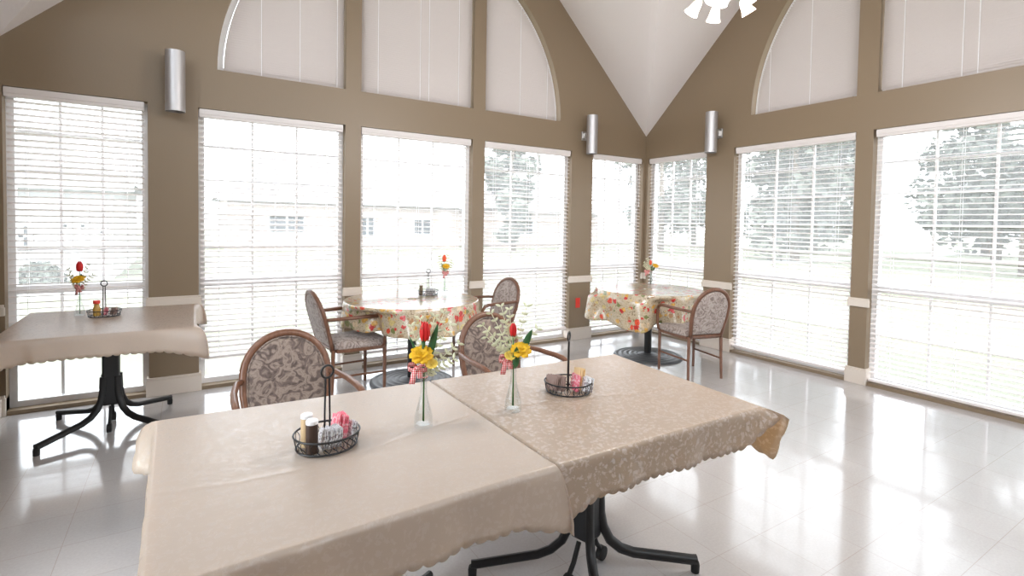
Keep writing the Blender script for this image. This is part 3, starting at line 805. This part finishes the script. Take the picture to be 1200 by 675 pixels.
def copy_chair(src, label, loc, rz, group):
    c = copy_tree(src); c.location = (loc[0], loc[1], 0); c.rotation_euler = (0,0,rz); c['label'] = label; c['group'] = group; return c
GC = 'wooden armchairs with floral upholstery'
ch = armchair('floral armchair behind the nearest square table, back arch left of the black ring handle', (-4.905,-2.56), radians(180), m_fab, GC)
copy_chair(ch, 'floral armchair behind the bud vases, half hidden by the right-hand bouquet', (-3.735,-2.56), radians(180), GC)
ch2 = armchair('pale floral armchair seen side-on at the left of the round table by the left wall', (-4.15,-.63), radians(-84), m_fab2, GC)
copy_chair(ch2, 'pale floral armchair at the right of the round table by the left wall, facing left', (-2.80,-.52), radians(97), GC)
ch3 = copy_chair(ch2, 'pale floral armchair turned away from the camera at the corner round table', (-1.128,-1.715), radians(-14), GC)

# ------------------------------------------------------------------ bud vases with artificial flowers
RV = Vector((.845,-.534,0)); DV = Vector((-.534,-.845,0)); ZV = Vector((0,0,1))   # right, towards the camera side, up
def loc3(a, d, z): return RV*a + DV*d + ZV*z
def leaf_mesh(b, p0, p1, w, bend=.01, n=7, side=None):
    p0, p1 = Vector(p0), Vector(p1); ax = p1-p0; s = side if side is not None else ax.cross(DV).normalized()
    nrm = ax.cross(s).normalized(); A = []
    for i in range(n+1):
        t = i/n; c = p0+ax*t+nrm*bend*sin(pi*t); ww = w*(sin(pi*t**.85)**.8+.03)*.5
        A.append([c-s*ww, c+nrm*ww*.25, c+s*ww])
    b.grid(A)
def bud_vase(where, base, sp, group='clear bud vases'):
    x, y = base; rnd = random.Random(sp['seed']); zt = .7515
    v = thing('bud_vase', 'clear glass bud vase '+where, 'vase', (x,y,zt), 0, group)
    b = MB()
    out = [(.028,0),(.031,.004),(.0315,.015),(.030,.035),(.025,.06),(.017,.088),(.0115,.115),(.0105,.14),(.0115,.165),(.016,.190)]
    inn = [(.0145,.1895),(.0095,.164),(.0085,.14),(.0093,.115),(.0145,.088),(.0225,.06),(.0272,.035),(.0278,.018),(.024,.012)]
    b.lathe(out+inn, 28); b.build('glass_body', m_vase, v, smooth='auto')
    def P(a, d, z): return Vector((x,y,zt))+loc3(a,d,z)
    def loose(name, label, cat, grp): return thing(name, label+' '+where, cat, (x,y,zt+.02), 0, grp)
    inv = Matrix.Translation(-Vector((x,y,zt+.02)))
    # tulip
    ta, tz = sp['tulip']; ts = sp.get('ts',1.0)
    t = loose('silk_tulip', sp.get('tcol','red')+' silk tulip in the vase', 'flower', 'silk tulips')
    b = MB(); b.tube([P(.001,.001,.02), P(0,0,.10), P(ta*.25,.002,.19), P(ta,.003,tz-.024*ts)], .0022, 6); b.xf(inv).build('stem', m_stem, t, smooth=True)
    b = MB(); c = P(ta,.003,tz)
    for k in range(6):
        a0 = pi/3*k+.3; rr_ = 1.0 if k % 2 else .86
        rows = []
        for i in range(9):
            u = i/8; h = (-.028+.064*u)*ts; R_ = .0175*ts*rr_*(sin(pi*min(1,(u*.78+.16)))**.6)
            wd = .62*(sin(pi*min(1, u*.9+.08))**.5) if u < .98 else .05
            rows.append([c+Vector((cos(a0+wd*q)*R_, sin(a0+wd*q)*R_, h)) for q in (-1,-.5,0,.5,1)])
        b.grid(rows)
    b.xf(inv).build('bloom', m_tulip_o if sp.get('tcol') == 'orange-red' else m_tulip, t, smooth=True, solid=.0008)
    for (p0, p1, w) in sp['leaves']:
        b = MB(); leaf_mesh(b, P(*p0), P(*p1), w, .008); b.xf(inv).build('leaf', m_leaf, t, smooth=True, solid=.0006)
    # yellow flower
    ya, yz = sp['yellow']; ys = sp.get('ys',1.0)
    f = loose('silk_daffodil', 'yellow ruffled silk flower in the vase', 'flower', 'yellow silk flowers')
    b = MB(); b.tube([P(-.002,-.002,.02), P(-.001,-.001,.10), P(0,.003,.19), P(ya,.012,yz-.01)], .0022, 6); b.xf(inv).build('stem', m_stem, f, smooth=True)
    b = MB(); c = P(ya,.018,yz); nrm = (DV*.55+ZV*.8+RV*.1).normalized(); s1 = nrm.cross(RV).normalized(); s2 = nrm.cross(s1)
    for ring, (np_, L, tilt) in enumerate(((7,.042,.25),(6,.032,.75),(5,.020,1.2))):
        for k in range(np_):
            a0 = 2*pi*k/np_+ring*.5+rnd.uniform(-.1,.1); d = s1*cos(a0)+s2*sin(a0)
            ax = (d*cos(tilt)+nrm*sin(tilt)); sd = nrm.cross(d).normalized(); rows = []
            for i in range(6):
                u = i/5; ww = L*.42*(sin(pi*(.12+.78*u))**.7); cc = c+ax*L*ys*u-nrm*.010*u*u
                rows.append([cc+sd*ww*q*ys+nrm*.003*sin(3*q+5*u+k) for q in (-1,-.4,.4,1)])
            b.grid(rows)
    b.xf(inv).build('bloom', m_yel, f, smooth=True, solid=.0007)
    if 'pale' in sp:
        pa, pz = sp['pale']; b = MB(); c = P(pa,.022,pz)
        for k in range(6):
            a0 = pi/3*k; d = s1*cos(a0)+s2*sin(a0); sd = nrm.cross(d).normalized(); rows = []
            for i in range(5):
                u = i/4; ww = .013*(sin(pi*(.12+.76*u))**.7); cc = c+(d*.8+nrm*.4)*.026*u
                rows.append([cc+sd*ww*q for q in (-1,0,1)])
            b.grid(rows)
        b.xf(inv).build('small_bloom', m_paley, f, smooth=True, solid=.0007)
    # foliage sprays
    g = loose('foliage_spray', 'cream-green foliage spray in the vase', 'foliage', 'silk foliage sprays')
    b = MB(); bl = MB()
    for (ea, ed, ez) in sp['sprays']:
        p0 = P(0,0,.16); p3 = P(ea, ed, ez); p1 = P(ea*.25, ed*.3, .16+(ez-.16)*.45)
        pts = []
        for i in range(9):
            t_ = i/8; pts.append(p0*(1-t_)**2+p1*2*t_*(1-t_)+p3*t_*t_)
        b.tube(pts, [.0012]*9, 5)
        for i in range(2,9):
            for sd_ in (-1,1):
                d = (pts[i]-pts[i-1]).normalized(); sv = d.cross(DV).normalized()*sd_
                l0 = pts[i]; l1 = l0+(d*.55+sv*.8+DV*rnd.uniform(-.4,.4)).normalized()*rnd.uniform(.015,.026)
                leaf_mesh(bl, l0, l1, .0095, .001, 4)
    st = b.xf(inv).build('twigs', m_spray, g); bl.xf(inv).build('small_leaves', m_spray, g, smooth=True, solid=.0004)
    # gingham bow
    ra, rz_ = sp['ribbon']; q = loose('gingham_bow', 'gingham ribbon bow on the vase', 'ribbon', 'gingham bows')
    b = MB()
    def strip(pts, w, side):
        rows = [[Vector(p)-Vector(side)*w/2, Vector(p)+Vector(side)*w/2] for p in pts]; b.grid(rows)
    c = Vector((0,0,0))
    for s_ in (-1,1):
        lp = [loc3(s_*.002,.0,0), loc3(s_*.016,.004,.012), loc3(s_*.030,.008,.010), loc3(s_*.032,.010,-.002), loc3(s_*.018,.012,-.007), loc3(0,.010,0)]
        strip(lp, .018, ZV*.9+DV*.3)
    strip([loc3(-.002,.012,0), loc3(-.010,.016,-.016), loc3(-.014,.016,-.036), loc3(-.018,.014,-.052)], .019, RV)
    strip([loc3(.002,.012,0), loc3(.008,.015,-.014), loc3(.010,.016,-.032)], .018, RV)
    b.tube([loc3(-.006,.012,0), loc3(0,.016,.002), loc3(.006,.012,0)], .007, 8)
    o = b.build('ribbon', m_ging, q, smooth=True, solid=.0008); o.location = Vector(loc3(ra,.012,rz_))-Vector((0,0,.02))
    b = MB(); b.tube([loc3(0.013*cos(a), .013*sin(a), .172) for a in [2*pi*i/14 for i in range(14)]], .0022, 6, closed=True)
    b.xf(Matrix.Translation((0,0,-.02))).build('ribbon_loop', m_ging, q)
    return v
bud_vase('on the nearest square table', (-4.655,-3.432), dict(seed=1, tulip=(.002,.322), yellow=(-.006,.250), pale=(.028,.215), ribbon=(-.018,.205),
    leaves=[((.004,0,.20),(.046,.0,.355),.024), ((-.004,.004,.20),(-.052,.006,.312),.010), ((-.002,.012,.26),(-.006,.022,.345),.010)],
    sprays=[(.085,-.02,.345),(.115,.0,.285),(.06,-.03,.38),(-.05,-.03,.335),(.10,.01,.235),(.03,-.03,.37),(-.02,-.03,.36)]))
bud_vase('on the right-hand foreground table', (-4.312,-3.456), dict(seed=2, tulip=(-.004,.300), ts=.75, yellow=(.026,.232), ys=.95, pale=(-.015,.205), ribbon=(-.022,.195),
    leaves=[((.006,.03,.165),(.010,.045,.25),.026), ((.03,0,.22),(.066,.0,.305),.024), ((-.01,-.01,.2),(-.02,-.01,.27),.012)],
    sprays=[(-.115,.0,.315),(-.085,.0,.36),(-.05,-.01,.385),(-.10,.01,.275),(.045,-.02,.385),(.085,-.02,.30),(-.02,-.03,.37),(-.065,.01,.25),(-.03,.0,.33)]))
bud_vase('on the square table in the left corner', (-5.955,-.44), dict(seed=3, tulip=(.004,.345), ts=1.15, yellow=(.006,.262), ys=1.05, ribbon=(.016,.205),
    leaves=[((0,0,.28),(.012,0,.30),.014), ((-.01,0,.2),(-.05,0,.28),.012)],
    sprays=[(-.075,0,.325),(.09,0,.29),(.06,0,.36),(-.06,0,.25),(-.07,0,.285)]))
bud_vase('on the round table between two armchairs', (-3.185,-.42), dict(seed=4, tulip=(-.006,.342), tcol='orange-red', ts=1.1, yellow=(.016,.270), ys=.95, ribbon=(.010,.205),
    leaves=[((-.01,0,.24),(-.035,0,.30),.022), ((.0,0,.2),(-.02,0,.26),.02)],
    sprays=[(-.05,0,.36),(.06,0,.325),(.075,0,.29),(.03,0,.37),(-.06,0,.30)]))
bud_vase('on the round table in the room corner', (-.72,-.81), dict(seed=5, tulip=(-.012,.268), tcol='orange-red', ts=.95, yellow=(.045,.235), ys=.9, ribbon=(-.055,.165),
    leaves=[((-.005,0,.18),(-.035,0,.24),.026), ((.005,0,.17),(.045,0,.215),.03), ((0,.01,.17),(.01,.01,.24),.02)],
    sprays=[(-.08,0,.27),(-.05,0,.31),(-.09,0,.23),(.02,0,.28)]))

# ------------------------------------------------------------------ condiment caddies
def caddy(where, loc, rz, group='black wire condiment caddies', turn=0):
    zt = .7525
    e = thing('condiment_caddy', 'black wire condiment caddy with ring handle '+where, 'caddy', (loc[0],loc[1],zt), rz, group)
    ax, ay = .097, .090
    def el(sx, sy, z, n=36): return [(sx*cos(2*pi*i/n), sy*sin(2*pi*i/n), z) for i in range(n)]
    b = MB(); b.tube(el(ax-.008,ay-.008,.006), .0032, 6, closed=True); b.tube(el(ax,ay,.045), .0032, 6, closed=True)
    for i in range(-3,4):
        x = i*.024; yy = (ay-.01)*sqrt(max(0,1-(x/(ax-.006))**2)); b.tube([(x,-yy,.005),(x,yy,.005)], .0016, 5)
    b.build('basket_frame', m_iron, e, smooth=True)
    b = MB()
    for i in range(16):   # scrolled leaf wires round the side
        a = 2*pi*i/16; a2 = a+.20; a3 = a-.20
        for q in (a2, a3):
            pts = [((ax-.008+.008*u)*cos(a+(q-a)*sin(pi*u)*.7), (ay-.008+.008*u)*sin(a+(q-a)*sin(pi*u)*.7), .006+.039*u) for u in (0,.25,.5,.75,1)]
            b.tube(pts, .0011, 4)
    b.build('scroll_wires', m_iron, e)
    b = MB()
    for s in (-1,1): b.tube([(s*.008,0,.005),(s*.008,0,.10),(s*.006,0,.205),(s*.006,0,.212)], .0028, 6)
    b.tube([(0.019*cos(2*pi*i/20), 0, .230+.019*sin(2*pi*i/20)) for i in range(20)], .0036, 7, closed=True)
    b.xf(Matrix.Rotation(turn,4,'Z')).build('ring_handle', m_iron, e, smooth=True)
    return e
def in_caddy(loc, rz, p, z=.0075):
    return (loc[0]+p[0]*cos(rz)-p[1]*sin(rz), loc[1]+p[0]*sin(rz)+p[1]*cos(rz), .7525+z)
def shaker(label, pos, m, h=.095, r=.0175, group='pepper and salt shakers'):
    e = thing('shaker', label, 'shaker', pos, 0, group)
    b = MB(); b.lathe([(r,0),(r,.004),(r*.97,h-.012)], 20); b.build('body', m, e, smooth='auto')
    b = MB(); b.lathe([(r*1.02,h-.012),(r*1.02,h-.003),(r*.85,h)], 20); b.build('lid', m_cap, e, smooth='auto')
def packets(pk, loc, rz, p, n, m, label, group, w=.042, h=.062, step=.0045, fan=0, yaw=0):
    proto = None
    for i in range(n):
        q = (p[0]+step*i, p[1]); pos = in_caddy(loc, rz, q, .0085)
        if proto is None:
            b = MB(); T = 4
            b.add([(-.0015,-w/2,0),(-.0015,w/2,0),(.0015,w/2,0),(.0015,-w/2,0),(-.003,-w/2,h/2),(-.003,w/2,h/2),(.003,w/2,h/2),(.003,-w/2,h/2),(-.0005,-w/2,h),(-.0005,w/2,h),(.0005,w/2,h),(.0005,-w/2,h)],
                  [(3,2,1,0),(0,1,5,4),(1,2,6,5),(2,3,7,6),(3,0,4,7),(4,5,9,8),(5,6,10,9),(6,7,11,10),(7,4,8,11),(8,9,10,11)])
            o = b.build(pk, m); proto = o
        else: o = proto.copy(); COL.objects.link(o)
        o.location = pos; rr_ = random.Random(i*7+n)
        o.rotation_euler = (rr_.uniform(-.14,.14)+fan*(i-n/2), .10+rr_.uniform(-.05,.10), rz+yaw+rr_.uniform(-.08,.08))
        tag(o, label, 'packet', group)
c1, z1 = (-4.968,-3.428), radians(12)
caddy('on the nearest square table', c1, z1)
shaker('dark brown shaker with white lid in the nearest caddy', in_caddy(c1,z1,(-.060,-.030)), m_brown, .098)
shaker('tan shaker with white lid behind the dark brown one in the nearest caddy', in_caddy(c1,z1,(-.052,.026)), m_tan, .098)
packets('sugar_packet', c1, z1, (-.028,-.022), 9, m_pk_w, 'white printed sugar packet standing in the nearest caddy', 'white packets in the nearest caddy', .046,.056,.0062,.02)
packets('sweetener_packet', c1, z1, (.030,.018), 6, m_pk_p, 'pink sweetener packet standing in the nearest caddy', 'pink packets in the nearest caddy', .05,.074,.006,.06)
packets('sugar_packet', c1, z1, (.070,-.006), 3, m_pk_w, 'white packet behind the pink ones in the nearest caddy', 'white packets at the right end of the nearest caddy', .036,.05,.005)
c2, z2 = (-3.998,-3.385), radians(-40)
caddy('on the right-hand foreground table', c2, z2, turn=radians(78))
packets('sugar_packet', c2, z2, (-.075,-.008), 8, m_pk_b, 'brown sugar packet at the left of the caddy on the right-hand foreground table', 'brown packets in the right-hand caddy', .055,.058,.0065,.02,.75)
packets('sweetener_packet', c2, z2, (.022,0), 2, m_pk_p, 'pink sweetener packet in the caddy on the right-hand foreground table', 'pink packets in the right-hand caddy', .05,.066,.006,0,.75)
packets('tan_packet', c2, z2, (.034,.012), 3, m_pk_t, 'tall tan packet in the caddy on the right-hand foreground table', 'tan packets in the right-hand caddy', .04,.088,.006,0,.75)
packets('sugar_packet', c2, z2, (.054,0), 5, m_pk_w, 'white sugar packet in the caddy on the right-hand foreground table', 'white packets in the right-hand caddy', .05,.058,.0065,.03,.75)
c3, z3 = (-5.815,-.50), radians(-5)
caddy('on the square table in the left corner', c3, z3)
e = thing('honey_bottle', 'small honey-coloured bottle with red cap in the left corner caddy', 'bottle', in_caddy(c3,z3,(-.040,-.012)))
b = MB(); b.lathe([(.021,0),(.022,.01),(.022,.05),(.016,.065),(.014,.085)], 18); b.build('body', m_honey, e, smooth=True)
b = MB(); b.lathe([(.0205,.085),(.0205,.104),(.018,.107)], 18); b.build('cap', m_red, e, smooth='auto')
packets('sweetener_packet', c3, z3, (.0,0), 3, m_pk_p, 'pink sweetener packet in the left corner caddy', 'pink packets in the left corner caddy', .042,.055,.007)
packets('sugar_packet', c3, z3, (.035,0), 6, m_pk_b, 'brown sugar packet in the left corner caddy', 'brown packets in the left corner caddy', .045,.052,.006)
c4, z4 = (-3.375,-.46), radians(-8)
caddy('on the round table between two armchairs', c4, z4)
shaker('olive-brown shaker at the left end of the caddy on the left round table', in_caddy(c4,z4,(-.072,-.010)), m_olive, .10, .0175)
packets('sugar_packet', c4, z4, (-.02,0), 10, m_pk_w, 'white sugar packet in the caddy on the left round table', 'white packets in the round table caddy', .05,.055,.0085)

# ------------------------------------------------------------------ outdoors
GZ = -.12
b = MB(); b.box(-90,120,-60,120,GZ-.2,GZ); b2 = b.build('ground', m_lawn); struct(b2)
b = MB(); b.box(-40,60,8.2,9.6,GZ-.05,GZ+.015); struct(b.build('path', m_walk))
def house(name, label, x0, x1, y0, y1, eave, ridge, wm, wins, group='houses beyond the lawn', hip=2.5):
    e = thing(name, label, 'house', ((x0+x1)/2, (y0+y1)/2, GZ), 0, group)
    inv = Matrix.Translation(-Vector(e.location))
    b = MB(); b.box(x0,x1,y0,y1,GZ,eave); b.xf(inv).build('walls', wm, e)
    o_ = .45; b = MB(); ym = (y0+y1)/2
    X0,X1,Y0,Y1 = x0-o_,x1+o_,y0-o_,y1+o_
    b.add([(X0,Y0,eave),(X1,Y0,eave),(X1,Y1,eave),(X0,Y1,eave),(X0+hip,ym,ridge),(X1-hip,ym,ridge)], [(0,1,5,4),(2,3,4,5),(1,2,5),(3,0,4),(3,2,1,0)])
    b.xf(inv).build('roof', m_roof, e)
    b = MB(); b.box(X0-.02,X1+.02,Y0-.03,Y0+.0,eave-.2,eave+.02); b.xf(inv).build('fascia', m_siding, e)
    for (a, c, z0, z1) in wins:
        b = MB(); lp = rect(a,c,z0,z1); frame_ring(b, lp, .09, y0-.06, y0+.02, PA); pbox(b, (a+c)/2-.05, (a+c)/2+.05, z0, z1, y0-.05, y0+.02, PA); pbox(b, a, c, (z0+z1)/2-.03, (z0+z1)/2+.03, y0-.05, y0+.02, PA)
        f = b.xf(inv).build('house_window', m_siding, e)
        b = MB(); pbox(b, a+.05, c-.05, z0+.05, z1-.05, y0-.02, y0+.03, PA); b.xf(inv).build('house_glass', m_outglass, f)
    return e
house('brick_house', 'long pale brick house across the lawn, seen through the blinds of the left wall', -3.6, 9.3, 24.4, 33, 2.6, 5.4, m_brick, [(-1.75,.1,.75,1.75),(3.0,3.9,.6,1.8),(6.2,7.4,.7,1.7)])
house('brick_house', 'smaller pale brick house right of the long one, behind the window nearest the armchair', 12.4, 20.0, 23.4, 31, 2.5, 4.8, m_brick, [(12.9,14.3,.75,1.8)])
house('white_house', 'white-sided building with many windows seen through the leftmost blind', -15, -6.9, 11.5, 19, 2.3, 4.1, m_siding, [(-9.4,-8.95,.65,1.3),(-8.85,-8.42,.65,1.3),(-7.95,-7.70,.65,1.8),(-7.62,-7.37,.65,1.8),(-7.25,-7.02,.65,1.5)])
def tree(label, loc, H, R, seed, group, pine=False, nleaf=4200):
    rnd = random.Random(seed); e = thing('leafy_tree', label, 'tree', (loc[0],loc[1],GZ), 0, group)
    b = MB(); b.tube([(0,0,0),(.05,.03,H*.3),(-.05,.08,H*.6),(0,0,H*.85)], [.22,.17,.10,.04], 8); b.build('trunk', m_bark, e, smooth=True)
    b = MB(); cl = []
    for i in range(30):
        t = rnd.uniform(.12,1); rr_ = R*(1.15-t if pine else sin(pi*min(1,.15+t*.8)))*rnd.uniform(.3,1); a = rnd.uniform(0,2*pi)
        cl.append((rr_*cos(a), rr_*sin(a), H*t, R*rnd.uniform(.22,.42)))
    vs = []; fs = []
    for i in range(nleaf):
        cx, cy, cz, cr = rnd.choice(cl); d = Vector((rnd.gauss(0,1),rnd.gauss(0,1),rnd.gauss(0,.8))); d.normalize()
        p = Vector((cx,cy,cz))+d*cr*rnd.uniform(.6,1.05); a = Vector((rnd.gauss(0,1),rnd.gauss(0,1),rnd.gauss(0,.5))).normalized(); c = a.cross(d).normalized(); s = rnd.uniform(.14,.28)
        o = len(vs); vs += [p-a*s, p+c*s*.6, p+a*s, p-c*s*.6]; fs.append((o,o+1,o+2,o+3))
    b.add(vs, fs); b.build('crown', m_tree, e)
    return e
GT = 'trees in the belt beyond the lawn'
TL = 'leafy tree in the belt beyond the lawn behind the right-hand windows'
tree('leafy tree standing between the two brick houses across the lawn', (10.7, 20.3), 7.2, 1.7, 50, 'trees by the houses')
protos = [tree(TL, (20,17.5), 11, 3.3, 11, GT), tree(TL, (29.5,13), 12.5, 3.5, 12, GT, nleaf=5000), tree(TL, (20,9), 10, 3.3, 13, GT)]
spots = [(20,.7,1.0),(20,-8,.95),(20,-16.5,1.0),(29.5,4,1.0),(29.5,-5,1.05),(29.5,-14,1.0),(29.5,22.5,1.05),(39,18,1.2),(39,7,1.2),(39,-3,1.15)]
for i, (x, y, s) in enumerate(spots):
    c = copy_tree(protos[i % 3]); c.location = (x, y, GZ); c.rotation_euler = (0,0,i*1.3); c.scale = (s,s,s)
def shrub(label, loc, R, H, seed, group=None):
    rnd = random.Random(seed); e = thing('shrub', label, 'shrub', (loc[0],loc[1],GZ), 0, group)
    b = MB(); vs = []; fs = []
    for i in range(900):
        d = Vector((rnd.gauss(0,1),rnd.gauss(0,1),abs(rnd.gauss(0,1)))).normalized(); p = Vector((d.x*R,d.y*R*.6,d.z*H))*rnd.uniform(.75,1)
        a = Vector((rnd.gauss(0,1),rnd.gauss(0,1),rnd.gauss(0,1))).normalized(); c = a.cross(d).normalized(); s = .06
        o = len(vs); vs += [p-a*s, p+c*s*.6, p+a*s, p-c*s*.6]; fs.append((o,o+1,o+2,o+3))
    b.add(vs, fs); b.build('leaves', m_tree, e)
    b = MB(); b.tube([(0,0,0),(0,0,H*.5)], .05, 6); b.build('stems', m_bark, e)
shrub('low dark shrub in front of the white-sided building', (-8.15, 10.6), .5, .55, 5)
